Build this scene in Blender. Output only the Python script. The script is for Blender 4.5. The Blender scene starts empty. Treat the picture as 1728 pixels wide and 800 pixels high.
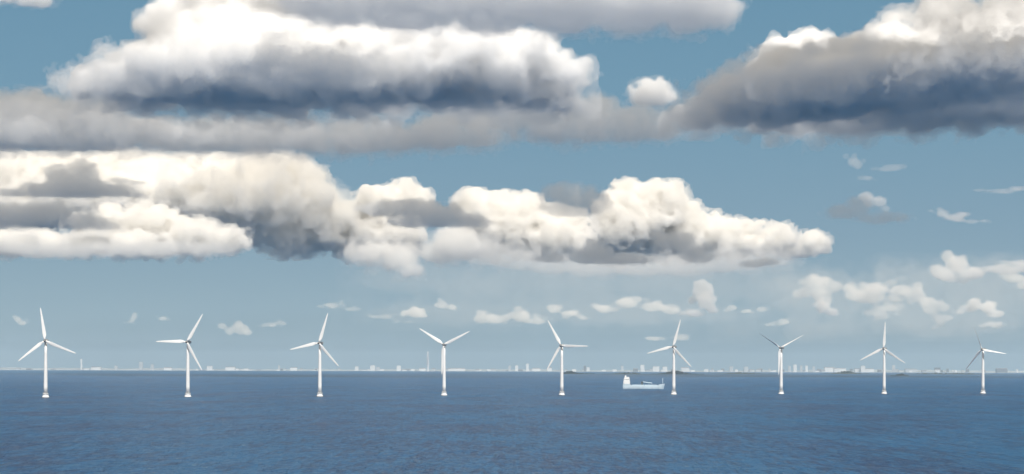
import bpy, math, random
import numpy as np
from mathutils import Vector, Matrix

# ------------------------------------------------------------------ camera model
F = 2740.0            # focal length in photo pixels (photo is 1728 x 800)
H = 34.0              # eye height above the sea
HY = 622.3            # row of the true horizon at the middle column
EPS = 0.00285         # slight roll of the hand held camera
scene = bpy.context.scene
C = scene.collection

def ray(px, py):
    X, Z = px - 864.0, HY - py
    return (X - EPS * Z) / F, (Z + EPS * X) / F

def at(px, py, D):
    """photo pixel + distance -> world point (camera looks along +Y from (0,0,H))"""
    rx, rz = ray(px, py)
    return Vector((rx * D, D, H + rz * D))

def on_sea(px, py):
    rx, rz = ray(px, py)
    D = -H / rz
    return Vector((rx * D, D, 0.0))

cam = bpy.data.cameras.new('camera')
cam.sensor_width = 36.0
cam.lens = 36.0 * F / 1728.0
cam.shift_y = (HY - 400.0) / 1728.0
cam.clip_start = 0.5
cam.clip_end = 200000.0
co = bpy.data.objects.new('camera', cam)
C.objects.link(co)
co.matrix_world = Matrix.Translation((0, 0, H)) @ Matrix.Rotation(math.radians(90), 4, 'X') @ Matrix.Rotation(math.atan(EPS), 4, 'Z')
scene.camera = co

# ------------------------------------------------------------------ light
SUN_EL, SUN_AZ = math.radians(50), math.radians(163)     # azimuth clockwise from the viewing direction
world = bpy.data.worlds.new('World')
scene.world = world
world.use_nodes = True
nt = world.node_tree
bg = nt.nodes['Background']
sky = nt.nodes.new('ShaderNodeTexSky')
sky.sky_type = 'NISHITA'
sky.sun_disc = False
sky.sun_elevation = SUN_EL
sky.sun_rotation = SUN_AZ
sky.altitude = 0
sky.air_density = 1.0
sky.dust_density = 0.2
sky.ozone_density = 1.0

# the low sky of this moist day is paler and bluer than the clear sky model
g_ = nt.nodes.new('ShaderNodeTexCoord')
sx = nt.nodes.new('ShaderNodeSeparateXYZ')
nt.links.new(g_.outputs['Generated'], sx.inputs[0])
rp = nt.nodes.new('ShaderNodeValToRGB')
ST = 0.06
stops = [(c_[0], tuple(v_ * 0.945 for v_ in c_[1])) for c_ in ((0.0, (.335, .475, .565)), (0.03, (.295, .435, .53)), (0.08, (.232, .375, .49)), (0.16, (.178, .345, .475)), (0.25, (.142, .31, .45)), (0.42, (.25, .285, .31)), (0.7, (.27, .29, .31)))]
el = rp.color_ramp.elements
el[0].position, el[0].color = stops[0][0], tuple(c for c in stops[0][1]) + (1,)
el[1].position, el[1].color = stops[-1][0], tuple(c for c in stops[-1][1]) + (1,)
for p_, c_ in stops[1:-1]:
    e_ = el.new(p_); e_.color = (*c_, 1)
nt.links.new(sx.outputs['Z'], rp.inputs['Fac'])
sc_ = nt.nodes.new('ShaderNodeVectorMath'); sc_.operation = 'SCALE'; sc_.inputs['Scale'].default_value = 1.0 / ST
nt.links.new(rp.outputs['Color'], sc_.inputs[0])
mr = nt.nodes.new('ShaderNodeMapRange')
mr.inputs['From Min'].default_value = 0.6; mr.inputs['From Max'].default_value = 0.95
mr.inputs['To Min'].default_value = 0.9; mr.inputs['To Max'].default_value = 0.0
nt.links.new(sx.outputs['Z'], mr.inputs['Value'])
mx = nt.nodes.new('ShaderNodeMix'); mx.data_type = 'RGBA'
nt.links.new(mr.outputs[0], mx.inputs['Factor'])
nt.links.new(sky.outputs['Color'], mx.inputs['A'])
nt.links.new(sc_.outputs[0], mx.inputs['B'])
# unseen sky beside and behind the viewer, whitened to grey the cloud undersides
bk = nt.nodes.new('ShaderNodeMapRange'); bk.interpolation_type = 'SMOOTHSTEP'
bk.inputs['From Min'].default_value = 0.93; bk.inputs['From Max'].default_value = 0.55
bk.inputs['To Min'].default_value = 0.0; bk.inputs['To Max'].default_value = 1.0
nt.links.new(sx.outputs['Y'], bk.inputs['Value'])
mb = nt.nodes.new('ShaderNodeMix'); mb.data_type = 'RGBA'
nt.links.new(bk.outputs[0], mb.inputs['Factor'])
nt.links.new(mx.outputs['Result'], mb.inputs['A'])
mb.inputs['B'].default_value = (0.55 / ST, 0.50 / ST, 0.43 / ST, 1)
nt.links.new(mb.outputs['Result'], bg.inputs['Color'])
bg.inputs['Strength'].default_value = ST
sl = bpy.data.lights.new('sun', 'SUN')
sl.energy = 4.9
sl.angle = math.radians(0.5)
sl.color = (1.0, 0.95, 0.88)
so = bpy.data.objects.new('sun', sl)
C.objects.link(so)
sd = Vector((math.sin(SUN_AZ) * math.cos(SUN_EL), math.cos(SUN_AZ) * math.cos(SUN_EL), math.sin(SUN_EL)))
so.rotation_euler = sd.to_track_quat('Z', 'Y').to_euler()
so.location = (0, -50, 200)

scene.view_settings.view_transform = 'Standard'
scene.view_settings.look = 'None'
scene.view_settings.gamma = 1.0
scene.view_settings.exposure = -0.03
scene.cycles.max_bounces = 20
scene.cycles.volume_bounces = 18
scene.cycles.transparent_max_bounces = 64
scene.cycles.use_denoising = True
scene.cycles.adaptive_threshold = 0.02
scene.cycles.caustics_reflective = False
scene.cycles.caustics_refractive = False

# ------------------------------------------------------------------ helpers
def tag(o, label=None, cat=None, group=None, kind=None):
    if label: o['label'] = label
    if cat: o['category'] = cat
    if group: o['group'] = group
    if kind: o['kind'] = kind
    return o

def mesh_obj(name, verts, faces, mat, parent=None, loc=(0, 0, 0), smooth=False):
    me = bpy.data.meshes.new(name)
    me.from_pydata([tuple(v) for v in verts], [], faces)
    me.update()
    if smooth:
        me.shade_smooth()
    o = bpy.data.objects.new(name, me)
    if mat: me.materials.append(mat)
    C.objects.link(o)
    o.location = loc
    if parent: o.parent = parent
    return o

def new_mat(name):
    m = bpy.data.materials.new(name)
    m.use_nodes = True
    return m, m.node_tree

# ------------------------------------------------------------------ cloud meshes
def surface_nets(V, origin, h):
    """closed quad mesh of the zero level of V (inside > 0)"""
    ins = V > 0
    nx, ny, nz = V.shape
    cnt = np.zeros((nx - 1, ny - 1, nz - 1), np.int8)
    for i in (0, 1):
        for j in (0, 1):
            for k in (0, 1):
                cnt += ins[i:nx - 1 + i, j:ny - 1 + j, k:nz - 1 + k]
    act = (cnt > 0) & (cnt < 8)
    idx = np.full(act.shape, -1, np.int64)
    cells = np.argwhere(act)
    idx[act] = np.arange(len(cells))
    pos = np.zeros((len(cells), 3)); num = np.zeros(len(cells))
    ci, cj, ck = cells.T
    corners = [(i, j, k) for i in (0, 1) for j in (0, 1) for k in (0, 1)]
    for a in corners:
        for ax in range(3):
            if a[ax]: continue
            b = list(a); b[ax] = 1
            va = V[ci + a[0], cj + a[1], ck + a[2]]
            vb = V[ci + b[0], cj + b[1], ck + b[2]]
            m = (va > 0) != (vb > 0)
            t = np.where(m, va / np.where(va == vb, 1, va - vb), 0)
            p = np.tile(np.array(a, float), (len(cells), 1))
            p[:, ax] += t
            pos[m] += p[m]; num[m] += 1
    pos = pos / num[:, None] + cells
    verts = origin + pos * h
    quads = []
    for ax in range(3):
        sl0 = [slice(None)] * 3; sl1 = [slice(None)] * 3
        sl0[ax] = slice(0, -1); sl1[ax] = slice(1, None)
        a, b = ins[tuple(sl0)], ins[tuple(sl1)]
        u, w = (ax + 1) % 3, (ax + 2) % 3
        for flip in (0, 1):
            e = np.argwhere((a & ~b) if not flip else (~a & b))
            if len(e) == 0: continue
            ok = (e[:, u] > 0) & (e[:, w] > 0) & (e[:, u] < V.shape[u] - 1) & (e[:, w] < V.shape[w] - 1)
            e = e[ok]
            q = []
            for du, dw in ((-1, -1), (0, -1), (0, 0), (-1, 0)):
                c = e.copy(); c[:, u] += du; c[:, w] += dw
                q.append(idx[c[:, 0], c[:, 1], c[:, 2]])
            q = np.stack(q, 1)
            if flip: q = q[:, ::-1]
            quads.append(q)
    return verts, np.concatenate(quads)

def value_noise(shape, cell, rng):
    """smooth lattice noise in [-1,1]; cell = lattice spacing in voxels"""
    out = rng.uniform(-1, 1, [int(math.ceil(s / cell)) + 3 for s in shape]).astype(np.float32)
    off = rng.uniform(0, 1, 3)
    for ax, s in enumerate(shape):
        x = np.arange(s) / cell + off[ax]
        i = x.astype(int); f = (x - i).astype(np.float32)
        f = f * f * f * (f * (f * 6 - 15) + 10)
        sh = [1, 1, 1]; sh[ax] = s
        f = f.reshape(sh)
        out = np.take(out, i, axis=ax) * (1 - f) + np.take(out, i + 1, axis=ax) * f
    return out

def cloud_field(blobs, base, h, seed, puff, rough, basew):
    """blobs: (cx,cy,cz, rx,ry,rz) in metres, local; returns field and origin"""
    rng = np.random.default_rng(seed)
    sph = []
    for b in blobs:
        c, r = np.array(b[:3]), np.array(b[3:6])
        sph.append((c, r))
        rm = float(np.min(r))
        n = int(puff * 16 * np.prod(r) ** (2 / 3) / rm ** 2) + 4
        n = min(n, 90)
        for _ in range(n):
            d = rng.normal(size=3); d /= np.linalg.norm(d)
            if d[2] < -0.35: d[2] = -d[2]
            q = c + d * r * rng.uniform(0.8, 1.03)
            k = rm * rng.uniform(0.2, 0.48)
            sph.append((q, np.array((k, k, k * 0.95))))
            for _ in range(int(puff * 4)):
                e = d + rng.normal(size=3) * 0.7; e /= np.linalg.norm(e)
                kk = k * rng.uniform(0.3, 0.5)
                if kk < 0.9 * h: continue
                sph.append((q + e * k * 0.9, np.array((kk,) * 3)))
    lo = np.min([c - r for c, r in sph], 0) - 9 * h
    hi = np.max([c + r for c, r in sph], 0) + 9 * h
    shape = np.ceil((hi - lo) / h).astype(int)
    V = np.full(shape, -1e6, np.float32)
    ax = [lo[i] + np.arange(shape[i]) * h for i in range(3)]
    for c, r in sph:
        a = np.maximum(((c - r * 1.5 - lo) / h).astype(int), 0)
        b = np.minimum(((c + r * 1.5 - lo) / h).astype(int) + 2, shape)
        gx = ((ax[0][a[0]:b[0]] - c[0]) / r[0]) ** 2
        gy = ((ax[1][a[1]:b[1]] - c[1]) / r[1]) ** 2
        gz = ((ax[2][a[2]:b[2]] - c[2]) / r[2]) ** 2
        k = np.sqrt(gx[:, None, None] + gy[None, :, None] + gz[None, None, :])
        d = ((1 - k) * min(r)).astype(np.float32)
        s = V[a[0]:b[0], a[1]:b[1], a[2]:b[2]]
        np.maximum(s, d, out=s)
    rb = float(np.median([min(b[3:6]) for b in blobs]))
    fade = np.clip(1.15 + V / (0.3 * rb), 0, 1)
    for cell, amp in ((rb / h * 1.3, 0.36), (rb / h * 0.6, 0.22), (rb / h * 0.28, 0.12), (rb / h * 0.13, 0.06), (rb / h * 0.065, 0.035)):
        if cell < 1.6: continue
        n = value_noise(shape, cell, rng)
        V += fade * (rb * rough * amp) * (1.6 * (0.35 - np.abs(n)) + 0.6 * n)
    if base is not None:
        base, slope = base if isinstance(base, tuple) else (base, 0.0)
        n = value_noise(shape[:2].tolist() + [1], max(rb / h * 0.8, 3), rng)
        n2 = value_noise(shape[:2].tolist() + [1], max(rb / h * 0.3, 2), rng)
        V = np.minimum(V, (ax[2][None, None, :] - base - slope * ax[0][:, None, None]).astype(np.float32) + (n * 0.6 + n2 * 0.4) * basew)
    V[[0, -1]] = -h; V[:, [0, -1]] = -h; V[:, :, [0, -1]] = -h
    # one light blur keeps the creases soft
    for a in range(3):
        V = (np.roll(V, 1, a) + 2 * V + np.roll(V, -1, a)) / 4
    V[[0, -1]] = -h; V[:, [0, -1]] = -h; V[:, :, [0, -1]] = -h
    return V, lo

cloud_mats = {}
def cloud_mat(density, col=(1.0, 1.0, 1.0)):
    key = (round(density, 6), col)
    if key not in cloud_mats:
        m, t = new_mat('cloud_vapour')
        t.nodes.clear()
        out = t.nodes.new('ShaderNodeOutputMaterial')
        v = t.nodes.new('ShaderNodeVolumePrincipled')
        v.inputs['Density'].default_value = density
        v.inputs['Color'].default_value = (*col, 1)
        v.inputs['Anisotropy'].default_value = 0.1
        t.links.new(v.outputs[0], out.inputs['Volume'])
        cloud_mats[key] = m
    return cloud_mats[key]

def main_bodies(verts, quads):
    """drop the crumbs that float free of the large bodies"""
    lab = np.arange(len(verts))
    while True:
        old = lab.copy()
        m = np.repeat(lab[quads].min(1), 4)
        np.minimum.at(lab, quads.ravel(), m)
        lab = lab[lab]
        if (lab == old).all(): break
    cnt = np.bincount(lab, minlength=len(verts))
    keep = cnt[lab] >= 0.12 * cnt.max()
    new = np.cumsum(keep) - 1
    return verts[keep], new[quads[keep[quads[:, 0]]]]

def shell(name, V, lo, h, mat):
    verts, quads = main_bodies(*surface_nets(V, lo, h))
    me = bpy.data.meshes.new(name)
    me.vertices.add(len(verts)); me.vertices.foreach_set('co', verts.astype(np.float32).ravel())
    me.loops.add(quads.size); me.loops.foreach_set('vertex_index', quads.astype(np.int32).ravel())
    me.polygons.add(len(quads))
    me.polygons.foreach_set('loop_start', (np.arange(len(quads)) * 4).astype(np.int32))
    me.update(calc_edges=True)
    me.materials.append(mat)
    return bpy.data.objects.new(name, me)

N_CLOUD = [0]
def cloud(label, D, blobs, base=None, vox=3.0, mfp=40, depth=1.0, puff=1.0, rough=1.0, seed=None, basew=8,
          group='clouds in the sky', col=(1.0, 1.0, 1.0), ragged=None, wisp=1.0, core=True):
    """blobs in photo pixels: (x, y, rx, ry[, depth offset px]); base = photo row of the flat base; mfp = mean free path in photo pixels"""
    N_CLOUD[0] += 1
    if group in ('low clouds near the horizon', 'small puffs', 'dark scraps of cloud'):
        core = False; mfp *= 1.25
    if ragged is None: ragged = group in ('low clouds near the horizon', 'small puffs')
    if ragged and group == 'low clouds near the horizon' and base is None and 'hook' not in label and 'slanting' not in label:
        base = max(b[1] + 0.45 * b[3] for b in blobs); basew = 3
    if ragged:                                            # break each lobe into torn lumps
        rr = random.Random(N_CLOUD[0])
        nb = []
        for b in blobs:
            nb.append((b[0], b[1], b[2] * 0.55, b[3] * 0.55))
            for _ in range(9):
                u, v, w = rr.gauss(0, 0.45), rr.gauss(0, 0.42), rr.gauss(0, 0.4)
                k = rr.uniform(0.22, 0.46)
                nb.append((b[0] + u * b[2], b[1] + v * b[3], b[2] * k, max(b[3] * k, 2.6), w * b[2]))
        blobs = nb
    if D < 10000: D *= 1.4
    s = D / F
    cx = sum(b[0] for b in blobs) / len(blobs)
    cy = sum(b[1] for b in blobs) / len(blobs)
    o3 = at(cx, cy, D)
    L = []
    jit = random.Random(N_CLOUD[0] + 50)
    for b in blobs:
        x, y, rx, ry = b[:4]
        dz = b[4] if len(b) > 4 else 0
        if 12000 < D < 16000: dz += jit.uniform(-1.1, 1.1) * b[3]
        p = at(x, y, D) - o3
        rd = b[5] if len(b) > 5 else math.sqrt(rx * ry) * 1.05 * depth
        L.append((p.x, p.y + dz * s, p.z, rx * s, rd * s, ry * s))
    bz = None
    if base is not None:
        if isinstance(base, tuple):                        # (x, row, x, row): a base that tilts a little
            pa, pb = at(base[0], base[1], D) - o3, at(base[2], base[3], D) - o3
            k = (pb.z - pa.z) / (pb.x - pa.x)
            bz = (pa.z - k * pa.x, k)
        else:
            bz = (at(cx, base, D) - o3).z
    V, lo = cloud_field(L, bz, vox * s, seed if seed is not None else N_CLOUD[0] * 7 + 3, puff, rough, basew * s)
    h = vox * s
    rb = float(np.median([min(b[3:6]) for b in L]))
    o = shell('cloud', V, lo, h, cloud_mat(1.0 / (mfp * s), col))
    # torn, thin vapour round the body
    rng = np.random.default_rng(N_CLOUD[0] + 900)
    n = value_noise(V.shape, max(rb / h * 0.7, 2.5), rng) * 0.5 + value_noise(V.shape, max(rb / h * 0.3, 2.0), rng) * 0.32 + value_noise(V.shape, max(rb / h * 0.14, 1.7), rng) * 0.2
    W = np.maximum(V, -rb * 2) + rb * wisp * (0.20 + 0.75 * n)
    W[[0, -1]] = -h; W[:, [0, -1]] = -h; W[:, :, [0, -1]] = -h
    e = shell('wispy_edge', W, lo, h, cloud_mat(1.0 / (mfp * s * 2.6), col))
    e.parent = o; C.objects.link(e)
    if core:                                               # the thick, light-proof heart
        K = V - rb * 0.14 + rb * 0.12 * value_noise(V.shape, max(rb / h * 0.3, 2), rng)
        if (K > 0).sum() > 60:
            e = shell('dense_core', K, lo, h, cloud_mat(1.0 / (mfp * s * 0.6), col))
            e.parent = o; C.objects.link(e)
    o.location = o3
    C.objects.link(o)
    tag(o, label, 'cloud', group)
    return o

#CLOUDS
CREAM = (0.996, 0.99, 0.977)  # warm tint of sun and distant air, put into the far clouds' colour
# great cloud on the left with the dark base
cloud('huge white cloud with dark grey base at upper left of the sky', 4500, [
    (330, 10, 75, 55, 140), (300, 60, 60, 45, 120), (395, 70, 62, 55, 60), (380, 105, 62, 46, 0), (310, 115, 65, 45, 80), (480, 60, 50, 38, 80), (545, 100, 66, 52, 0), (640, 95, 66, 50, -30), (700, 115, 80, 56, -40),
    (770, 105, 66, 54, -40), (840, 118, 60, 52, -40), (905, 126, 52, 46, -10), (962, 134, 34, 40, 30), (235, 100, 48, 44, 120), (175, 118, 48, 42, 140), (116, 128, 26, 36, 140),
    (190, 145, 90, 36, 130, 150), (250, 150, 110, 36, 40, 180), (330, 142, 120, 42, 10, 220), (470, 142, 130, 44, 10, 250), (590, 148, 90, 36, 20, 200), (760, 156, 170, 30, 50, 70), (900, 156, 80, 26, 50, 60), (255, 20, 40, 50, 150), (420, -50, 110, 60, 160)],
    base=(300, 150, 850, 172), mfp=26, basew=12)
cloud('long flat grey cloud along the upper edge above the huge white cloud', 3900, [
    (560, 4, 80, 30), (690, 8, 100, 32), (830, 12, 100, 30), (960, 16, 95, 28), (1070, 20, 80, 26), (1160, 18, 60, 30), (1215, 22, 30, 24), (640, -40, 200, 40), (900, -40, 220, 40), (1120, -30, 120, 40)],
    base=40, mfp=50, depth=2.2, basew=16, core=False)
cloud('small grey cloud cut off by the upper left corner', 3900, [(20, -8, 60, 14), (60, -2, 40, 14)], mfp=50)
# right cloud
cloud('massive cloud with dark slate base at upper right of the sky', 5200, [
    (1185, 185, 42, 22, 90, 90), (1260, 170, 70, 34, 60, 120), (1340, 150, 70, 56, 40), (1330, 125, 46, 42, 60), (1420, 140, 75, 58, 20), (1450, 110, 56, 46, 60), (1520, 140, 76, 52, -10), (1620, 158, 100, 44, -40), (1740, 165, 120, 40, -40),
    (1860, 165, 130, 40, -60), (1212, 165, 20, 18, 80), (1450, 165, 220, 46, 20, 280), (1650, 165, 240, 50, -20, 340), (1860, 165, 240, 50, -20, 340),
    (1555, 45, 60, 56, 220), (1600, 90, 60, 40, 180), (1650, 30, 80, 66, 230), (1700, 85, 70, 44, 170), (1760, 40, 100, 75, 220), (1840, 60, 90, 80, 220)],
    base=(1300, 190, 1728, 170), mfp=28, basew=14)
cloud('bright white puff peeking out behind the massive dark right cloud', 6600, [
    (1296, 118, 30, 34), (1325, 98, 30, 32), (1378, 80, 28, 26), (1390, 96, 26, 28), (1350, 120, 45, 40)], base=165, mfp=13)
# grey layers under the great cloud
cloud('pale grey ragged cloud at the left edge beneath the huge cloud', 5300, [
    (-20, 195, 70, 28), (50, 190, 60, 26), (110, 205, 55, 28), (165, 212, 40, 38, -20), (200, 225, 45, 26), (60, 225, 90, 26), (-10, 235, 60, 22), (150, 235, 80, 20), (260, 222, 40, 16)], base=250, mfp=45, wisp=1.5, depth=1.8, core=False)
cloud('small bright torn wisp beside the pale grey ragged cloud', 6000, [(235, 210, 18, 9), (255, 212, 20, 10), (270, 222, 14, 9), (262, 240, 10, 7)], mfp=26, rough=1.3)
cloud('long soft grey band hanging below the dark base of the huge cloud', 5500, [
    (290, 232, 60, 24), (350, 232, 70, 26), (430, 232, 80, 28), (510, 236, 70, 26), (590, 234, 60, 26), (660, 228, 60, 24), (735, 226, 50, 24), (800, 222, 50, 24)], base=254, mfp=60, depth=1.8, core=False, wisp=1.5)
cloud('thin grey cloud trailing off to the right of the huge cloud', 7000, [
    (800, 185, 60, 28), (870, 190, 50, 34), (930, 195, 60, 40), (1000, 205, 50, 34), (1060, 212, 50, 26), (1110, 215, 36, 24), (960, 225, 90, 18)], base=236, mfp=70, depth=1.4, core=False)
cloud('small round pale puff between the two largest clouds', 7200, [(1085, 155, 22, 18), (1110, 158, 26, 20), (1095, 168, 36, 14)], base=180, mfp=34)
# mid left bank
cloud('broad cream cumulus bank at the left below the huge cloud', 14000, [
    (20, 285, 70, 28, 60), (95, 275, 50, 22, 80), (160, 282, 70, 28, 60), (230, 278, 50, 24, 60), (290, 285, 50, 26, 70), (350, 285, 55, 28, 60), (440, 295, 60, 34, 40), (500, 320, 46, 42, 40), (420, 340, 90, 48), (300, 335, 90, 44, 30),
    (150, 330, 100, 36, 40), (40, 340, 80, 40, 40), (540, 365, 40, 40, 30), (470, 385, 60, 34, 30)],
    base=418, vox=2.2, wisp=1.1, rough=1.7, mfp=13, basew=6, col=CREAM, core=False)
cloud('low cream cumulus row in front of the broad bank at left', 12500, [
    (-10, 412, 60, 24), (60, 415, 60, 20), (125, 408, 40, 24), (180, 395, 50, 34), (250, 378, 46, 30), (270, 405, 70, 32), (330, 400, 40, 26), (385, 405, 30, 20), (220, 415, 110, 20)],
    base=426, vox=2.2, wisp=1.1, rough=1.6, mfp=12, basew=5, col=CREAM, core=False)
cloud('cream cumulus heap with a round head left of the middle', 14500, [
    (500, 405, 36, 24), (545, 392, 40, 30), (590, 400, 40, 30), (640, 400, 50, 30), (680, 395, 30, 28), (610, 360, 26, 16), (645, 345, 36, 22), (680, 335, 34, 24), (705, 345, 22, 20), (650, 420, 50, 20)],
    base=428, vox=2.1, wisp=1.2, rough=1.5, mfp=9, basew=8, col=CREAM, core=False)
cloud('dull pinkish skirt of cloud hanging under the cream heap', 13800, [(620, 430, 36, 22), (670, 435, 34, 24), (690, 455, 22, 14), (740, 425, 30, 18), (775, 415, 46, 26)], mfp=55, wisp=1.6, col=CREAM)
cloud('twin headed bright cumulus at the middle of the sky', 15000, [
    (792, 350, 26, 24), (815, 362, 30, 26), (860, 350, 36, 22), (885, 360, 36, 24), (920, 372, 34, 22), (870, 390, 60, 36), (930, 400, 60, 36), (960, 380, 34, 20), (830, 400, 46, 30)],
    base=432, vox=2.1, wisp=1.2, rough=1.5, mfp=9, basew=8, col=CREAM, core=False)
cloud('tallest bright cumulus tower right of the middle with a tapering tail', 15500, [
    (1055, 340, 30, 26), (1075, 345, 30, 26), (1118, 340, 34, 26), (1100, 370, 56, 34), (1050, 385, 50, 34), (1040, 410, 60, 30), (1150, 372, 36, 26), (1140, 400, 60, 36), (1190, 385, 34, 24), (1225, 382, 20, 14),
    (1240, 405, 45, 28), (1290, 408, 40, 24), (1335, 410, 34, 20), (1372, 410, 20, 13)],
    base=440, vox=2.1, wisp=1.2, rough=1.5, mfp=9, basew=10, col=CREAM, core=False)
cloud('lavender skirt of thin cloud under the twin headed cumulus', 14200, [(820, 430, 50, 18), (880, 438, 50, 16), (940, 445, 50, 16), (1000, 452, 50, 14)], mfp=75, col=CREAM, core=False, wisp=1.6)
cloud('lavender skirt of thin cloud under the tail of the tallest cumulus', 14200, [(1090, 448, 60, 16), (1160, 446, 60, 18), (1230, 440, 60, 18), (1290, 436, 50, 14)], mfp=75, col=CREAM, core=False, wisp=1.6)
cloud('pinkish ragged skirt below the cream bank at left', 12000, [(110, 425, 60, 10), (190, 422, 60, 12), (270, 420, 60, 12), (340, 420, 50, 10), (40, 420, 50, 9)], mfp=60, col=CREAM, core=False, wisp=1.6)
cloud('soft grey cloud filling the gap between cream bank and cream heap', 14600, [(470, 350, 40, 36), (520, 340, 36, 34), (560, 350, 30, 30), (590, 375, 36, 26), (500, 400, 50, 24)], mfp=60, col=CREAM, core=False, wisp=1.5)
# dark scraps in front of the bright banks
DARK = 'dark scraps of cloud'
cloud('dark blue cloud scrap with a domed top in front of the cream bank', 5900, [
    (40, 326, 44, 8), (80, 322, 50, 14), (130, 318, 60, 20), (185, 322, 40, 12), (215, 330, 26, 5), (100, 302, 26, 18), (140, 294, 26, 18), (85, 312, 24, 12), (190, 305, 24, 5), (230, 308, 14, 3)], base=332, mfp=24, group=DARK, rough=1.1, basew=3)
cloud('long dark blue grey cloud scrap touching the left edge', 5700, [(-10, 370, 60, 20), (40, 366, 50, 18), (90, 364, 40, 16), (130, 374, 45, 14), (175, 380, 28, 9), (195, 378, 10, 5)], base=388, mfp=26, group=DARK, basew=4)
cloud('slate coloured cloud scrap sloping across the cream heap', 6000, [(620, 352, 20, 6), (650, 354, 36, 12), (695, 356, 40, 18), (740, 364, 44, 20), (780, 372, 40, 12), (815, 378, 16, 6), (700, 372, 50, 12)], base=384, mfp=24, group=DARK, rough=1.1, basew=4)
cloud('faint bluish cloud scrap left of the tallest cumulus tower', 6400, [(950, 330, 36, 18), (985, 342, 40, 22), (960, 350, 44, 14)], mfp=50, group=DARK)
cloud('dark grey peaked scrap below the tallest cumulus tower', 6400, [(990, 434, 30, 12), (1000, 422, 18, 16), (1015, 430, 22, 12), (1050, 438, 50, 9), (930, 436, 24, 7)], base=446, mfp=22, group=DARK, basew=3)
cloud('dark grey scrap in front of the tail of the tallest cumulus', 6400, [(1145, 408, 36, 16), (1120, 402, 24, 9), (1175, 428, 26, 16), (1190, 436, 24, 8)], mfp=26, group=DARK)
cloud('dark grey scrap under the tail end of the tallest cumulus', 6400, [(1270, 446, 26, 6), (1295, 442, 22, 6)], mfp=26, group=DARK)
cloud('faint dark cloud scrap alone in the blue at right', 7000, [(1425, 358, 34, 12), (1450, 346, 24, 14), (1490, 368, 40, 9)], mfp=60, group='dark scraps of cloud')
cloud('pale pink puff above the faint dark scrap at right', 9000, [(1462, 335, 20, 13), (1485, 342, 20, 13)], mfp=30, group='small puffs')
cloud('small mauve puff right of the pale pink puff', 9000, [(1590, 360, 20, 10), (1612, 366, 26, 10), (1640, 374, 30, 6)], mfp=34, group='small puffs')
# low cumulus near the horizon
LOW = 'low clouds near the horizon'
cloud('low pinkish cumulus with a peaked top at the right', 19000, [(1590, 462, 30, 18), (1618, 445, 24, 22), (1640, 462, 34, 18), (1690, 455, 40, 13), (1730, 452, 30, 12)], base=478, mfp=22, group=LOW, col=CREAM)
cloud('low domed cumulus left of the peaked one at right', 20000, [(1372, 475, 26, 20), (1385, 495, 32, 22)], base=514, mfp=24, group=LOW, col=CREAM)
cloud('little bright cream lump under the low domed cumulus', 18000, [(1388, 518, 18, 14), (1405, 526, 18, 11)], base=536, mfp=12, group=LOW, col=CREAM)
cloud('slanting low cloud above the second turbine from the right', 20000, [(1470, 500, 40, 22), (1520, 490, 36, 16), (1550, 500, 22, 16), (1570, 520, 24, 18), (1590, 538, 26, 12), (1485, 528, 24, 12)], mfp=26, group=LOW, col=CREAM)
cloud('low bright cumulus just above the last turbine at right', 20000, [(1640, 520, 22, 12), (1665, 518, 24, 14), (1685, 530, 20, 10), (1675, 550, 22, 7)], mfp=13, group=LOW, col=CREAM)
cloud('cream hook shaped low cloud above the ship', 18000, [(1180, 490, 18, 16), (1190, 510, 22, 18), (1200, 520, 16, 14), (1175, 530, 22, 10)], mfp=14, group=LOW, col=CREAM)
cloud('low cloud row left of the hook shaped cloud', 21000, [(1020, 522, 26, 12), (1060, 512, 30, 14), (1100, 518, 30, 14), (1130, 525, 24, 10)], mfp=24, group=LOW, col=CREAM)
cloud('low soft cloud over the fifth turbine from the left', 21000, [(935, 522, 20, 12), (960, 530, 22, 9), (985, 538, 18, 7)], mfp=20, group=LOW, col=CREAM)
cloud('low soft cloud row left of the fifth turbine', 21000, [(810, 538, 22, 12), (838, 540, 24, 13), (880, 532, 28, 14), (905, 542, 24, 10)], mfp=20, group=LOW, col=CREAM)
cloud('small round puff above the fourth turbine, brighter of two', 21000, [(698, 526, 18, 14), (712, 530, 14, 12)], mfp=14, group=LOW, col=CREAM)
cloud('small round puff above the fourth turbine, fainter of two', 21000, [(748, 516, 16, 10), (762, 520, 14, 9)], mfp=20, group=LOW, col=CREAM)
cloud('small dome shaped puff between the second and third turbines', 21000, [(402, 554, 22, 13), (385, 560, 14, 8), (418, 562, 14, 8)], base=568, mfp=24, group=LOW, col=CREAM)
cloud('faint flat wisp beside the dome shaped puff', 21000, [(450, 550, 26, 6), (476, 545, 14, 6)], mfp=30, group=LOW, col=CREAM)
cloud('tiny flat puff left of the second turbine', 21000, [(275, 538, 16, 7)], mfp=22, group=LOW, col=CREAM)
cloud('tiny faint wisp between the first and second turbines', 21000, [(225, 536, 11, 8), (214, 545, 12, 5)], mfp=24, group=LOW, col=CREAM)
cloud('small pinkish puff left of the first turbine', 21000, [(30, 540, 12, 9), (38, 546, 12, 7)], mfp=20, group=LOW, col=CREAM)
cloud('flat pinkish low cloud behind the sixth turbine from the left', 22000, [(1110, 572, 34, 7), (1150, 570, 30, 6)], mfp=26, group=LOW, col=CREAM)
cloud('flat low cloud left of the seventh turbine', 22000, [(1300, 548, 22, 6), (1322, 543, 20, 8)], mfp=26, group=LOW, col=CREAM)
cloud('thin grey veil of cloud low under the tallest cumulus', 26000, [(700, 470, 110, 24), (820, 480, 130, 34), (960, 470, 150, 40), (1110, 470, 150, 44), (1250, 475, 120, 40), (1050, 520, 220, 30), (800, 525, 160, 24)], mfp=620, group=LOW, depth=0.9, core=False, ragged=False, wisp=1.6)
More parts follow.
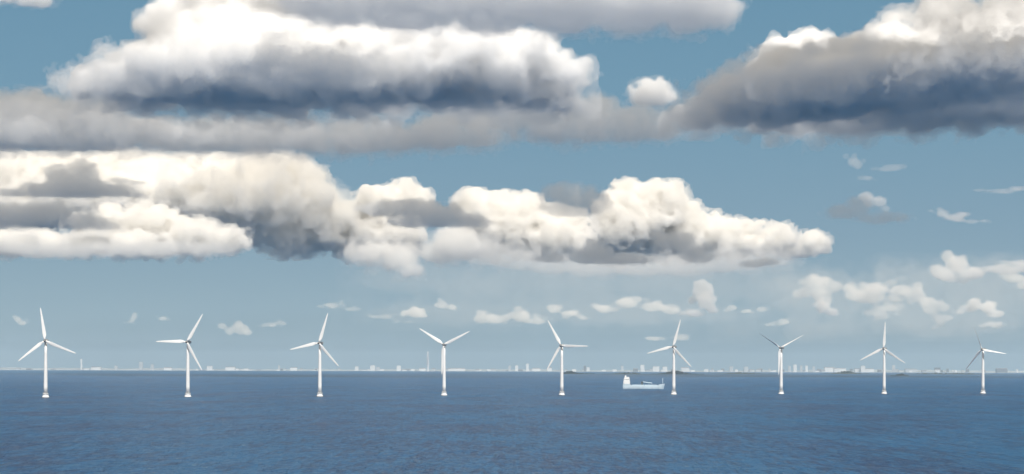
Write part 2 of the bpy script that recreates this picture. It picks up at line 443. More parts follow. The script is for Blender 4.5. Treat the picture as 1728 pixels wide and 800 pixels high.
cloud('thin grey veil of cloud low at the right edge', 27500, [(1430, 500, 120, 40), (1530, 490, 110, 40), (1640, 490, 120, 44), (1760, 490, 110, 44), (1560, 540, 180, 26), (1340, 550, 120, 20)], mfp=480, group=LOW, depth=0.9, core=False, ragged=False, wisp=1.6)
cloud('soft pale smudge above the third turbine from the left', 22000, [(560, 515, 24, 8), (590, 522, 18, 7)], mfp=34, group=LOW, col=CREAM)
cloud('flat grey low cloud behind the tallest tower blades', 22000, [(640, 535, 34, 6), (680, 545, 24, 5)], mfp=40, group=LOW, col=CREAM)
cloud('pinkish low cloud heap left of the slanting low cloud', 21000, [(1450, 495, 26, 18), (1480, 485, 30, 14), (1500, 520, 26, 12)], mfp=40, group=LOW, col=CREAM)
cloud('small low puff above the seventh turbine from the left', 21000, [(1235, 520, 16, 9), (1260, 526, 18, 8), (1285, 522, 16, 6)], mfp=26, group=LOW, col=CREAM)
cloud('low soft bank touching the right edge above the last turbine', 22000, [(1710, 470, 30, 14), (1735, 480, 30, 16)], mfp=36, group=LOW, col=CREAM)
cloud('grey flat scrap in the blue near the right edge', 9000, [(1690, 322, 36, 7), (1720, 318, 24, 8)], mfp=50, group='small puffs')
cloud('faint mauve smear under the massive dark right cloud', 9000, [(1440, 275, 18, 16), (1500, 285, 34, 9), (1460, 300, 20, 8)], mfp=80, group='small puffs')
# clouds added unseen above the frame, only to shade the clouds below
def shade_cloud(px, py, D, w, d, label, top=2300, th=150, mfp_m=60):
    D, w, d, top, th = D * 1.4, w * 1.4, d * 1.4, top * 1.4, th * 1.4
    p = at(px, py, D)
    q = p + sd * ((top - p.z) / sd.z)
    rr = random.Random(int(px))
    s_ = 1.0
    L = []
    for i in range(16):
        L.append((rr.uniform(-.45, .45) * w, rr.uniform(-.45, .45) * d, rr.uniform(-.3, .3) * th, w * rr.uniform(.14, .28), d * rr.uniform(.14, .28), th * rr.uniform(.6, 1)))
    L.append((0, 0, 0, w * .4, d * .4, th))
    V, lo = cloud_field(L, -th * .5, 25.0, int(px) + 5, 0.5, 1.0, 20.0)
    verts, quads = surface_nets(V, lo, 25.0)
    o = mesh_obj('cloud', verts.tolist(), quads.tolist(), cloud_mat(1.0 / mfp_m), loc=q)
    tag(o, label, 'cloud', 'added shading clouds above the frame')
shade_cloud(1350, 120, 5000, 640, 900, 'added high cloud shading the left half of the massive dark right cloud')
shade_cloud(1640, 165, 4850, 900, 620, 'added high cloud shading the right half of the massive dark right cloud')
shade_cloud(185, 115, 4700, 330, 220, 'added thin high cloud shading the left lobes of the huge white cloud', mfp_m=260)
shade_cloud(1640, 60, 5650, 760, 420, 'added thin high cloud shading the top of the massive dark right cloud', mfp_m=420)
shade_cloud(560, 232, 5500, 1500, 330, 'added thin high cloud shading the soft grey band', mfp_m=190)
shade_cloud(960, 200, 7000, 900, 420, 'added thin high cloud shading the trailing grey cloud', mfp_m=190)
shade_cloud(80, 205, 5300, 760, 300, 'added thin high cloud shading the ragged grey cloud at left', mfp_m=170)
shade_cloud(455, 370, 10000, 900, 700, 'added thin high cloud far out shading the right end of the cream bank', mfp_m=900)
shade_cloud(130, 315, 5900, 480, 330, 'added high cloud shading the domed dark scrap')
shade_cloud(90, 375, 5700, 560, 300, 'added high cloud shading the long dark scrap at left')
shade_cloud(715, 365, 6000, 460, 300, 'added high cloud shading the sloping slate scrap')
shade_cloud(1450, 358, 7000, 560, 300, 'added high cloud shading the faint scraps at right')
shade_cloud(1080, 420, 6400, 1150, 420, 'added high cloud shading the peaked dark scraps')
#END

scene['n'] = N_CLOUD[0]
# ------------------------------------------------------------------ sea
m, t = new_mat('sea_water')
b = t.nodes['Principled BSDF']
b.inputs['Roughness'].default_value = 0.3
b.inputs['Specular IOR Level'].default_value = 0.2
b.inputs['IOR'].default_value = 1.33
tc = t.nodes.new('ShaderNodeNewGeometry')
def mapped(scale, rot):
    mp = t.nodes.new('ShaderNodeMapping'); mp.inputs['Scale'].default_value = scale
    mp.inputs['Rotation'].default_value = (0, 0, rot)
    t.links.new(tc.outputs['Position'], mp.inputs['Vector'])
    return mp.outputs[0]
def noise(vec, scale, detail, rough=0.55):
    n = t.nodes.new('ShaderNodeTexNoise'); n.inputs['Scale'].default_value = scale
    n.inputs['Detail'].default_value = detail; n.inputs['Roughness'].default_value = rough
    t.links.new(vec, n.inputs['Vector'])
    return n.outputs['Fac']
wind = mapped((1.0, 0.22, 1.0), 0.15)
patch = noise(mapped((1.0, 0.55, 1.0), 0.12), 0.009, 4, 0.6)       # gust patches, hundreds of metres
swell = noise(wind, 0.06, 6, 0.7)
chop = noise(wind, 0.35, 5, 0.65)
mr_ = t.nodes.new('ShaderNodeMapRange')
mr_.inputs['From Min'].default_value = 0.35; mr_.inputs['From Max'].default_value = 0.65
mr_.inputs['To Min'].default_value = 3.0; mr_.inputs['To Max'].default_value = 8.0
t.links.new(patch, mr_.inputs['Value'])
b1 = t.nodes.new('ShaderNodeBump'); b1.inputs['Distance'].default_value = 14.0
t.links.new(swell, b1.inputs['Height'])
b2 = t.nodes.new('ShaderNodeBump')
t.links.new(mr_.outputs[0], b2.inputs['Distance'])
t.links.new(chop, b2.inputs['Height'])
t.links.new(b1.outputs[0], b2.inputs['Normal'])
t.links.new(b2.outputs[0], b.inputs['Normal'])
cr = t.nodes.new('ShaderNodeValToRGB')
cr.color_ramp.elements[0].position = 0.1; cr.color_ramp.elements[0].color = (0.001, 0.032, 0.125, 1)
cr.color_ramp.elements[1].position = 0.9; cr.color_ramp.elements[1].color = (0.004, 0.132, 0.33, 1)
# wave-facet light and shade painted into the water colour, at three sizes
facet_map = mapped((1.0, 0.13, 1.0), 0.0)
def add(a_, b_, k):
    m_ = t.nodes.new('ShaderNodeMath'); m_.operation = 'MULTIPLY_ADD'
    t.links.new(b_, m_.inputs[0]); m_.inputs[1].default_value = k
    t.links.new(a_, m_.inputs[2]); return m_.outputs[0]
wave_shade = add(add(add(noise(facet_map, 0.42, 3, 0.7), noise(facet_map, 0.13, 3, 0.65), 0.7), noise(mapped((0.8, 0.3, 1.0), 0.0), 0.02, 4, 0.65), 0.5), patch, 0.8)
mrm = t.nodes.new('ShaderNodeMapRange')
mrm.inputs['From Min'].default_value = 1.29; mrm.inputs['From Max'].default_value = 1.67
t.links.new(wave_shade, mrm.inputs['Value'])
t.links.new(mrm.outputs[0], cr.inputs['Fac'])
fo = t.nodes.new('ShaderNodeMapRange')                    # small whitecaps
fo.inputs['From Min'].default_value = 0.64; fo.inputs['From Max'].default_value = 0.74; fo.inputs['To Max'].default_value = 0.55
t.links.new(noise(mapped((1.0, 0.3, 1.0), 0.15), 0.3, 4, 0.62), fo.inputs['Value'])
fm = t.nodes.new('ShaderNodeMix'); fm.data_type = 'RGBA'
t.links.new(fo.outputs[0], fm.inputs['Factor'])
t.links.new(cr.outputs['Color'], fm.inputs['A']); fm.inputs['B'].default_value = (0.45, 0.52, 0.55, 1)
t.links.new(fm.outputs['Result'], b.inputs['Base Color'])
SEA_END = 23000
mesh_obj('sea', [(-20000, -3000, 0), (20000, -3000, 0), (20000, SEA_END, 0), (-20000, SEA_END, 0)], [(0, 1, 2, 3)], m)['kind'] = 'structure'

# ------------------------------------------------------------------ plain materials with a little wear
def paint(name, col, rough=0.5, var=0.12, scale=0.4):
    m, t = new_mat(name)
    b = t.nodes['Principled BSDF']
    b.inputs['Roughness'].default_value = rough
    tc = t.nodes.new('ShaderNodeTexCoord')
    n = t.nodes.new('ShaderNodeTexNoise'); n.inputs['Scale'].default_value = scale; n.inputs['Detail'].default_value = 4
    t.links.new(tc.outputs['Object'], n.inputs['Vector'])
    r = t.nodes.new('ShaderNodeValToRGB')
    lo = tuple(c * (1 - var) for c in col); hi = tuple(min(c * (1 + var * 0.5), 0.9) for c in col)
    r.color_ramp.elements[0].position = 0.35; r.color_ramp.elements[0].color = (*lo, 1)
    r.color_ramp.elements[1].position = 0.65; r.color_ramp.elements[1].color = (*hi, 1)
    t.links.new(n.outputs['Fac'], r.inputs['Fac'])
    t.links.new(r.outputs['Color'], b.inputs['Base Color'])
    return m
M_WHITE = paint('white_paint', (0.82, 0.83, 0.83), 0.4, 0.05)
M_HUB = paint('dark_grey_paint', (0.2, 0.2, 0.2), 0.5, 0.1)
M_CONC = paint('pale_concrete', (0.78, 0.79, 0.79), 0.8, 0.08)
M_WEED = paint('weedy_concrete', (0.06, 0.065, 0.055), 0.8, 0.3)
M_STEEL = paint('grey_steel', (0.35, 0.36, 0.37), 0.5, 0.1)

def ring_loft(rings, close_ends=True):
    verts, faces = [], []
    n = len(rings[0])
    for r in rings: verts += r
    for i in range(len(rings) - 1):
        for j in range(n):
            a, b_ = i * n + j, i * n + (j + 1) % n
            faces.append((a, b_, b_ + n, a + n))
    if close_ends:
        faces.append(tuple(range(n))[::-1])
        faces.append(tuple((len(rings) - 1) * n + j for j in range(n)))
    return verts, faces

def lathe(prof, n=24, c=(0, 0)):
    return ring_loft([[(c[0] + r * math.cos(2 * math.pi * j / n), c[1] + r * math.sin(2 * math.pi * j / n), z) for j in range(n)] for r, z in prof])

def box(x0, x1, y0, y1, z0, z1):
    return ([(x0, y0, z0), (x1, y0, z0), (x1, y1, z0), (x0, y1, z0), (x0, y0, z1), (x1, y0, z1), (x1, y1, z1), (x0, y1, z1)],
            [(0, 3, 2, 1), (4, 5, 6, 7), (0, 1, 5, 4), (1, 2, 6, 5), (2, 3, 7, 6), (3, 0, 4, 7)])

def join(*parts):
    V, Fc = [], []
    for v, f in parts:
        k = len(V); V += list(v); Fc += [tuple(i + k for i in q) for q in f]
    return V, Fc

def bar(p, q, r, n=6):
    p, q = Vector(p), Vector(q)
    d = (q - p).normalized()
    u = d.orthogonal().normalized(); w = d.cross(u)
    return ring_loft([[tuple(c + (u * math.cos(2 * math.pi * j / n) + w * math.sin(2 * math.pi * j / n)) * r) for j in range(n)] for c in (p, q)])

# ------------------------------------------------------------------ wind turbines
HUB_Z, BLADE, OVER = 64.0, 37.5, 4.2
def build_turbine():
    root = bpy.data.objects.new('wind_turbine', None); C.objects.link(root)
    f = mesh_obj('foundation', *lathe([(4.0, -2.0), (4.0, 0.6), (3.5, 1.6), (3.0, 2.8), (3.0, 3.4), (3.5, 4.0), (3.5, 4.4), (2.3, 4.5)]), M_CONC, root, smooth=False)
    mesh_obj('waterline_collar', *lathe([(4.06, -1.0), (4.06, 0.35), (3.98, 0.45)]), M_WEED, f)
    posts = []
    for k in range(12):
        a = 2 * math.pi * k / 12
        posts.append(bar((3.4 * math.cos(a), 3.4 * math.sin(a), 4.35), (3.4 * math.cos(a), 3.4 * math.sin(a), 5.6), 0.06, 4))
        a2 = a + 2 * math.pi / 12
        for z in (5.0, 5.55):
            posts.append(bar((3.4 * math.cos(a), 3.4 * math.sin(a), z), (3.4 * math.cos(a2), 3.4 * math.sin(a2), z), 0.05, 4))
    mesh_obj('railing', *join(*posts), M_STEEL, f)
    tw = mesh_obj('tower', *lathe([(2.25, 4.45), (2.2, 12), (1.95, 30), (1.65, 50), (1.45, HUB_Z - 1.9)], 32), M_WHITE, root, smooth=True)
    mesh_obj('door', *box(-0.5, 0.5, -2.33, -2.1, 4.5, 6.9), M_STEEL, tw)
    # nacelle: rounded box lofted along Y
    rings = []
    for y, k in ((-2.6, 0.72), (-2.2, 0.9), (-1.0, 1.0), (5.5, 1.0), (7.2, 0.9), (7.6, 0.7)):
        r = []
        for j in range(20):
            a = 2 * math.pi * j / 20
            cx, cz = math.cos(a), math.sin(a)
            e = 0.55
            r.append((1.7 * k * math.copysign(abs(cx) ** e, cx), y, HUB_Z + 1.75 * k * math.copysign(abs(cz) ** e, cz)))
        rings.append(r)
    na = mesh_obj('nacelle', *ring_loft(rings), paint('nacelle_grey', (0.30, 0.31, 0.32), 0.5, 0.1), root, smooth=False)
    mesh_obj('wind_vane', *join(bar((0, 6.2, HUB_Z + 1.7), (0, 6.2, HUB_Z + 3.2), 0.08), bar((-0.5, 6.2, HUB_Z + 3.0), (0.5, 6.2, HUB_Z + 3.0), 0.07)), M_STEEL, na)
    rings = []
    for y, r_ in ((-2.6, 1.45), (-3.2, 1.6), (-4.6, 1.6), (-5.4, 1.25), (-5.9, 0.7), (-6.1, 0.15)):
        rings.append([(r_ * math.cos(2 * math.pi * j / 20), y, HUB_Z + r_ * math.sin(2 * math.pi * j / 20)) for j in range(20)])
    mesh_obj('hub', *ring_loft(rings), M_HUB, root, smooth=True)
    # blade: airfoil sections lofted from root to tip, along +Z of its own origin
    rings = []
    for u, chord, thick, tw_ in ((0.035, 1.7, 1.7, 0.0), (0.08, 1.75, 1.6, 0.05), (0.14, 2.6, 1.0, 0.22), (0.2, 3.15, 0.7, 0.26), (0.3, 2.9, 0.52, 0.2), (0.5, 2.3, 0.36, 0.12), (0.75, 1.65, 0.22, 0.06), (0.93, 1.05, 0.13, 0.02), (0.985, 0.6, 0.08, 0.0), (1.0, 0.15, 0.03, 0.0)):
        r = []
        for j in range(16):
            a = 2 * math.pi * j / 16
            x = 1.3 * chord * (0.5 * math.cos(a) + (0.12 if u > 0.1 else 0))
            y = thick * 0.5 * math.sin(a) * (0.75 + 0.35 * math.cos(a) if u > 0.1 else 1)
            r.append((x * math.cos(tw_) - y * math.sin(tw_), x * math.sin(tw_) + y * math.cos(tw_), u * BLADE))
        rings.append(r)
    bv = ring_loft(rings)
    for k in range(3):
        if k == 0:
            bl = mesh_obj('blade', *bv, M_WHITE, root, loc=(0, -OVER, HUB_Z), smooth=True); me0 = bl.data
        else:
            bl = bpy.data.objects.new('blade', me0); C.objects.link(bl); bl.parent = root; bl.location = (0, -OVER, HUB_Z)
    return root

def copy_tree(o, parent=None):
    c = o.copy(); C.objects.link(c); c.parent = parent
    for ch in list(o.children): copy_tree(ch, c)
    return c

TURB = [  # base column, waterline row, rotor angle of the first blade, yaw, label
    (77, 671.0, -8, -14, 'leftmost white wind turbine, one blade nearly straight up and leaning left'),
    (317, 670.2, 30.5, -20, 'white wind turbine with one blade level to the left, second from the left'),
    (539.7, 669.4, 17.5, -20, 'third white wind turbine from the left, upper blade leaning right'),
    (749.4, 667.6, 63, -12, 'white wind turbine whose two upper blades form a wide letter V'),
    (948, 667.0, 91, -20, 'white wind turbine with one blade level to the right, left of the ship'),
    (1137, 666.0, 16, -18, 'white wind turbine directly right of the cargo ship'),
    (1318.2, 665.2, 63, -22, 'slender wind turbine with a V of blades, third from the right'),
    (1492, 664.8, 3.5, -16, 'white wind turbine with one blade pointing straight up, second from the right'),
    (1658.7, 664.2, -20, -24, 'rightmost and farthest white wind turbine with thin, faint blades')]
proto = build_turbine()
for i, (px, py, ang, yaw, lab) in enumerate(TURB):
    tr = proto if i == 0 else copy_tree(proto)
    tr.location = on_sea(px, py)
    bear = math.atan2(tr.location.x, tr.location.y)
    tr.rotation_euler = (0, 0, math.radians(yaw) - bear)
    tag(tr, lab, 'wind turbine', 'row of offshore wind turbines')
    for k, bl in enumerate([c for c in tr.children if c.name.startswith('blade')]):
        bl.rotation_mode = 'ZYX'
        bl.rotation_euler = (0, math.radians(ang + 120 * k), math.radians(-62 if px in (1318.2, 1658.7) else 0))

# ------------------------------------------------------------------ cargo ship
sh = bpy.data.objects.new('cargo_ship', None); C.objects.link(sh)
p = on_sea(1086.5, 656.6)
sh.location = p
k = p.y / F
sh.scale = (1, 1, 1)
L = 71 * k
M_HULL = paint('pale_blue_hull_paint', (0.54, 0.66, 0.74), 0.5, 0.12, 0.15)
M_DECK = paint('dark_deck_steel', (0.08, 0.10, 0.11), 0.7, 0.2)
M_GLASS = paint('dark_window_glass', (0.03, 0.04, 0.05), 0.15, 0.1)
rings = []
for u, hw, top, rake in ((0.0, 4.2, 9.0, 0), (0.04, 5.2, 9.0, 0), (0.16, 5.8, 8.8, 0), (0.2, 5.8, 6.6, 0), (0.5, 5.8, 6.4, 0), (0.85, 5.6, 6.8, 0), (0.86, 5.5, 8.0, 0.0), (0.93, 3.6, 8.6, 1.0), (0.98, 1.3, 9.2, 2.2), (1.0, 0.2, 9.6, 3.0)):
    x = -L / 2 + u * L
    r = []
    for fy, fz in ((-1, 1), (-1, 0.45), (-0.94, 0.1), (-0.6, -0.25), (0.6, -0.25), (0.94, 0.1), (1, 0.45), (1, 1)):
        r.append((x + rake * max(fz, 0) - rake, fy * hw, top * fz if fz > 0 else fz * 8))
    rings.append(r)
hv, hf = ring_loft(rings)
hull = mesh_obj('hull', hv, [tuple(reversed(q)) for q in hf], M_HULL, sh)
x0 = -L / 2
ss = mesh_obj('superstructure', *join(box(x0 + 1.0, x0 + 12.2, -5.4, 5.4, 8.9, 14.0), box(x0 + 1.6, x0 + 11.6, -5.0, 5.0, 14.0, 18.0), box(x0 + 2.6, x0 + 11.0, -4.6, 4.6, 18.0, 20.6)), M_WHITE, sh)
mesh_obj('bridge_windows', *box(x0 + 10.9, x0 + 11.06, -4.2, 4.2, 18.9, 20.0), M_GLASS, ss)
for kx in range(4):
    mesh_obj('window', *box(x0 + 3.0 + kx * 2.2, x0 + 4.0 + kx * 2.2, -5.06, -4.95, 15.4, 16.6), M_GLASS, ss)
fn = mesh_obj('funnel', *join(lathe([(1.3, 20.5), (1.2, 23.2)], 16, (x0 + 4.6, 0))), M_WHITE, sh)
mesh_obj('radar_mast', *join(bar((x0 + 9, 0, 20.5), (x0 + 9, 0, 25), 0.18), bar((x0 + 9, -1.5, 23.5), (x0 + 9, 1.5, 23.5), 0.14)), M_STEEL, sh)
mesh_obj('hatch_cover', *box(x0 + 16, x0 + 36, -4.4, 4.4, 6.3, 7.4), M_HULL, sh)
mesh_obj('hatch_cover', *box(x0 + 37, x0 + 58, -4.4, 4.4, 6.3, 7.4), M_HULL, sh)
cr_ = mesh_obj('deck_crane', *join(box(x0 + 31, x0 + 34.5, -2, 2, 6.6, 13.0)), M_DECK, sh)
mesh_obj('boom', *join(bar((x0 + 34, 0, 12.2), (x0 + 50, 0, 10.2), 0.75)), M_HULL, cr_)
mesh_obj('foremast', *join(bar((x0 + L * 0.945, 0, 9.8), (x0 + L * 0.945, 0, 18.5), 0.55), bar((x0 + L * 0.945, -1.8, 14.5), (x0 + L * 0.945, 1.8, 14.5), 0.3)), M_HULL, sh)
sh.rotation_euler = (0, 0, -0.05)
tag(sh, 'pale blue cargo ship with a white wheelhouse at its stern, crossing behind the turbines', 'cargo ship')

# ------------------------------------------------------------------ far shore
rng = random.Random(11)
M_LAND = paint('distant_land', (0.40, 0.43, 0.44), 0.9, 0.3, 0.002)
SHORE = 20000.0
xs = np.linspace(-9500, 9500, 400)
nr = np.random.default_rng(5)
def ridge(n, cells, r):
    a = r.uniform(0, 1, cells + 3); x = np.linspace(0, cells, n); i = x.astype(int); f = x - i; f = f * f * (3 - 2 * f)
    return a[i] * (1 - f) + a[i + 1] * f
h1 = 8 + 14 * ridge(400, 12, nr) + 14 * ridge(400, 50, nr) + 8 * ridge(400, 160, nr)
sy = SHORE + 260 * (ridge(400, 30, nr) - 0.5) + 120 * ridge(400, 110, nr)
V, Fc = [], []
rows = ((0, -1.0), (40, 2.5), (900, 4.0), (2100, None), (2700, -2.0))
for dy, z in rows:
    for i in range(400):
        V.append((xs[i], sy[i] + dy if dy < 2500 else 22800, h1[i] if z is None else z))
for r_ in range(len(rows) - 1):
    for i in range(399):
        a = r_ * 400 + i
        Fc.append((a, a + 1, a + 401, a + 400))
mesh_obj('far_shore', V, Fc, M_LAND, smooth=True)['kind'] = 'structure'

M_BW = paint('white_render', (0.68, 0.70, 0.72), 0.6, 0.06, 0.02)
M_BG = paint('grey_render', (0.44, 0.47, 0.50), 0.7, 0.1, 0.02)
M_BD = paint('dark_cladding', (0.14, 0.15, 0.17), 0.7, 0.1, 0.02)
M_ROOF = paint('grey_roof', (0.22, 0.22, 0.23), 0.8, 0.1, 0.02)

def building(name, px, top, w, mat, label, cat, group=None, D=20350, dep=None, kind='flat'):
    p = at(px, HY, D); k = D / F
    z1 = at(px, top + 0.12 * (626 - top), D).z
    hw = w * k / 2; d = dep or max(18, min(60, hw * 1.2))
    root = mesh_obj(name, *box(-hw, hw, -d / 2, d / 2, -1.5, z1 - 4.2), mat, loc=(p.x, D, 4.2))
    h = z1 - 4.2
    if kind == 'flat':
        mesh_obj('roof', *box(-hw + 1.5, hw - 1.5, -d / 2 + 1.5, d / 2 - 1.5, h, h + 2.5), M_ROOF, root)
    elif kind == 'gable':
        mesh_obj('roof', [(-hw - .5, -d / 2 - .5, h), (hw + .5, -d / 2 - .5, h), (hw + .5, d / 2 + .5, h), (-hw - .5, d / 2 + .5, h), (-hw - .5, 0, h + 9), (hw + .5, 0, h + 9)],
                 [(0, 1, 5, 4), (2, 3, 4, 5), (1, 2, 5), (3, 0, 4), (0, 3, 2, 1)], M_ROOF, root)
    tag(root, label, cat, group)
    return root

# notable ones, read off the skyline
B = 'building'
NOTE = [
    ('tower_block', 137.5, 603, 2.6, M_BW, 'slim pale tower on the shore right of the first turbine', B),
    ('warehouse', 163, 619, 16, M_BW, 'long white shed on the shore right of the slim pale tower', B),
    ('tower_block', 196, 616, 5, M_BG, 'grey block on the far shore between the first two turbines', B),
    ('tower_block', 238, 609, 6, M_BG, 'broad grey tower block left of the second turbine', B),
    ('tower_block', 257, 613.5, 5, M_BG, 'shorter grey block just right of the broad grey tower block', B),
    ('warehouse', 284, 620, 13, M_BW, 'bright white hall on the shore left of the second turbine', B),
    ('tower_block', 354, 616.5, 9, M_BW, 'pale block right of the second turbine', B),
    ('warehouse', 389, 619, 16, M_BW, 'long white hall right of the second turbine', B),
    ('tower_block', 471, 615.5, 3, M_BG, 'small grey tower left of the third turbine', B),
    ('warehouse', 496, 620, 11, M_BW, 'white hall left of the third turbine', B),
    ('tower_block', 602, 617.5, 6, M_BW, 'white block right of the third turbine', B),
    ('tower_block', 629, 615.5, 8, M_BW, 'stout white block midway between third and fourth turbines', B),
    ('tower_block', 638, 618.5, 6, M_BG, 'low grey block touching the stout white block', B),
    ('tower_block', 673, 616, 7, M_BW, 'bright white block left of the tallest tower', B),
    ('warehouse', 713, 621.5, 11, M_BW, 'low white hall at the foot of the tallest tower', B),
    ('warehouse', 771, 621.5, 28, M_BW, 'longest white shed, right of the fourth turbine', B),
    ('tower_block', 860, 616, 4, M_BG, 'grey tower just left of the pale tower before the fifth turbine', B),
    ('tower_block', 872, 615.5, 5, M_BW, 'pale tower just left of the bright slim white tower', B),
    ('tower_block', 890, 612, 4.5, M_BW, 'bright slim white tower left of the fifth turbine', B),
    ('warehouse', 905, 621.5, 14, M_BW, 'white shed left of the fifth turbine', B),
    ('warehouse', 927, 620, 8, M_BW, 'short white hall behind the fifth turbine blades', B),
    ('tower_block', 987, 616.5, 4, M_BD, 'dark tower right of the fifth turbine', B),
    ('tower_block', 992.5, 619, 5, M_BW, 'white block beside the dark tower', B),
    ('tower_block', 1050, 616, 4, M_BG, 'faint grey tower above the ship wheelhouse', B),
    ('tower_block', 1084, 614.5, 6.5, M_BW, 'bright white block above the ship', B),
    ('tower_block', 1107, 617.5, 11, M_BW, 'broad white block above the ship bow', B),
    ('tower_block', 1122, 618, 8, M_BW, 'white block just left of the sixth turbine', B),
    ('warehouse', 1156, 620, 13, M_BW, 'white hall right of the sixth turbine', B),
    ('tower_block', 1234, 617.5, 6, M_BG, 'grey block midway between sixth and seventh turbines', B),
    ('tower_block', 1259, 618, 7, M_BG, 'wider grey block left of the seventh turbine', B),
    ('tower_block', 1332, 616.5, 4, M_BG, 'grey tower just right of the seventh turbine', B),
    ('tower_block', 1341.5, 614, 5.5, M_BW, 'bright white tower right of the seventh turbine', B),
    ('tower_block', 1352, 616, 4, M_BG, 'first grey tower right of the bright white tower', B),
    ('tower_block', 1361, 616, 4, M_BW, 'second pale tower right of the bright white tower', B),
    ('tower_block', 1373, 617, 4, M_BG, 'grey tower left of the bright white halls', B),
    ('warehouse', 1399, 619.5, 16, M_BW, 'tall bright white hall behind the dark wooded islet', B),
    ('warehouse', 1417, 621.5, 20, M_BW, 'long low white hall behind the dark wooded islet', B),
    ('tower_block', 1456, 616, 7, M_BW, 'white block left of the eighth turbine', B),
    ('warehouse', 1458, 622.5, 32, M_BW, 'long white shed below the white block left of the eighth turbine', B),
    ('tower_block', 1508, 615.5, 4.5, M_BW, 'white tower right of the eighth turbine', B),
    ('warehouse', 1537, 623, 20, M_BG, 'grey shed right of the eighth turbine', B),
    ('tower_block', 1582, 620, 9, M_BD, 'dark block left of the last turbine', B),
    ('warehouse', 1690, 622, 18, M_BD, 'dark shed right of the last turbine', B)]
for i, n in enumerate(NOTE):
    building(*n, group='buildings on the far shore', D=20300 + (i % 3) * 70, kind='flat' if n[0] == 'tower_block' else 'gable')
# the tallest tower: nine stacked, slightly turning blocks
D = 19000.0
p = at(722, HY, D); kx = D / F
tt = bpy.data.objects.new('tall_tower', None); C.objects.link(tt); tt.location = (p.x, D, 1)
ztop = at(722, 593, D).z - 1
mesh_obj('quay', *box(-75, 75, -70, 900, -3, 3), M_BG, tt)
for i in range(9):
    a = math.radians(10 * i)
    hw = 1.75 * kx
    z0, z1 = 3 + (ztop - 3) * i / 9, 3 + (ztop - 3) * (i + 0.9) / 9
    pts = [(-hw, -hw), (hw, -hw * .8), (hw * .9, hw), (-hw, hw * .8)]
    rings = []
    for z, aa in ((z0, a), (z1, a + math.radians(9))):
        rings.append([(x * math.cos(aa) - y * math.sin(aa), x * math.sin(aa) + y * math.cos(aa), z) for x, y in pts])
    mesh_obj('storey_block', *ring_loft(rings), M_BW, tt)
mesh_obj('core', *lathe([(0.9 * kx, 2), (0.9 * kx, ztop - 2)], 12), M_BG, tt)
tag(tt, 'tallest slender white tower on the far shore left of the fourth turbine', 'tower')
# the rest of the town: small pale buildings nothing tells apart
for i in range(150):
    px = rng.uniform(-20, 1748)
    r = rng.random()
    building('house_block', px, rng.uniform(621, 625) + (px / 1728) * 1.5, rng.uniform(3, 9), (M_BW, M_BW, M_BW, M_BG, M_BG, M_BD)[int(r * 6)],
             'small distant building in the hazy town along the far shore', 'building', 'small buildings of the far town', D=20150 + rng.uniform(0, 700), kind='flat' if r < .5 else 'gable')

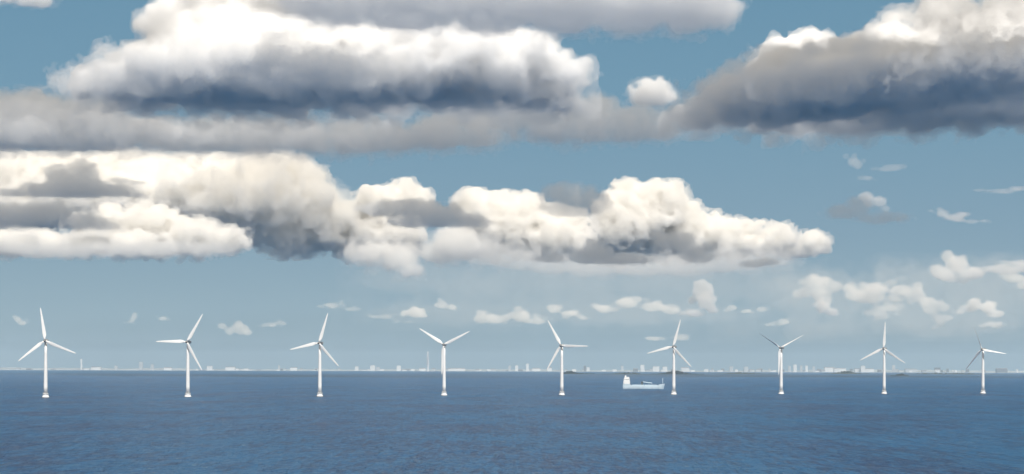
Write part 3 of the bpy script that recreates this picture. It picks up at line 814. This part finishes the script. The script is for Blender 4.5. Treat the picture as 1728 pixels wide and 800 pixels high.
# dark wooded islets between the sea and the town
M_ISL = paint('islet_ground', (0.05, 0.05, 0.035), 0.9, 0.3, 0.02)
M_LEAF = paint('tree_leaves', (0.035, 0.045, 0.03), 0.9, 0.4, 0.05)
def islet(x0, x1, row, peak_row, peak_x, dens):
    a, b_ = on_sea(x0, row), on_sea(x1, row)
    D = (a.y + b_.y) / 2
    cx, hw = (a.x + b_.x) / 2, (b_.x - a.x) / 2
    ph = at((x0 + x1) / 2, peak_row, D).z
    pxw = at(peak_x, row, D).x - cx
    n, mm = 60, 9
    V, Fc = [], []
    rr = random.Random(int(x0))
    for j in range(mm):
        v = -1 + 2 * j / (mm - 1)
        for i in range(n):
            u = -1 + 2 * i / (n - 1)
            e = max(0, 1 - u * u) ** 0.5 * max(0, 1 - v * v)
            V.append((u * hw, v * min(hw * 0.5, 250), -1.0 + e * (2.5 + ph * 0.25 * math.exp(-((u * hw - pxw) / (hw * 0.4)) ** 2)) + rr.uniform(0, .6) * e))
    for j in range(mm - 1):
        for i in range(n - 1):
            q = j * n + i
            Fc.append((q, q + 1, q + n + 1, q + n))
    o = mesh_obj('islet', V, Fc, M_ISL, loc=(cx, D, 0)); o['kind'] = 'structure'
    # the wood on it reads as one mass
    parts = []
    for _ in range(dens):
        u = rr.uniform(-0.95, 0.95); v = rr.uniform(-0.5, 0.5)
        e = max(0, 1 - u * u) ** 0.5
        hh = ph * (0.28 + 0.72 * math.exp(-((u * hw - pxw) / (hw * 0.35)) ** 2)) * rr.uniform(0.55, 1.0) * (0.4 + 0.6 * e)
        r_ = max(hh * 0.45, 2)
        c = (u * hw, v * min(hw * 0.4, 200), hh - r_ * 0.6)
        prof = [(r_ * 0.2, c[2] - r_ * 1.3), (r_ * rr.uniform(.8, 1.1), c[2] - r_ * 0.3), (r_ * rr.uniform(.6, .95), c[2] + r_ * 0.25), (r_ * 0.2, c[2] + r_ * 0.6)]
        parts.append(lathe([(max(q, .1), max(z, -0.5)) for q, z in prof], 7, (c[0], c[1])))
    w = mesh_obj('woodland', *join(*parts), M_LEAF, loc=(cx, D, 0)); w['kind'] = 'stuff'
islet(948, 1004, 631.2, 624.6, 960, 130)
islet(1004, 1112, 631.6, 627.6, 1060, 120)
islet(1096, 1186, 631.8, 625.2, 1140, 200)
islet(1186, 1330, 631.2, 628.0, 1250, 170)
islet(1392, 1462, 631.2, 625.4, 1428, 160)
islet(1504, 1534, 634.0, 629.5, 1520, 60)
islet(1462, 1720, 631.8, 628.6, 1600, 220)

# ------------------------------------------------------------------ haze over the water
HAZE_TOP = 262.0
hm, t = new_mat('haze_air'); t.nodes.clear()
out = t.nodes.new('ShaderNodeOutputMaterial'); v = t.nodes.new('ShaderNodeVolumePrincipled')
v.inputs['Color'].default_value = (0.64, 0.84, 1.0, 1)
v.inputs['Density'].default_value = 3.7e-5
v.inputs['Anisotropy'].default_value = 0.0
t.links.new(v.outputs[0], out.inputs['Volume'])
hz = mesh_obj('haze', *box(-21000, 21000, -4000, 24000, -6.0, HAZE_TOP), hm)
hz['kind'] = 'stuff'
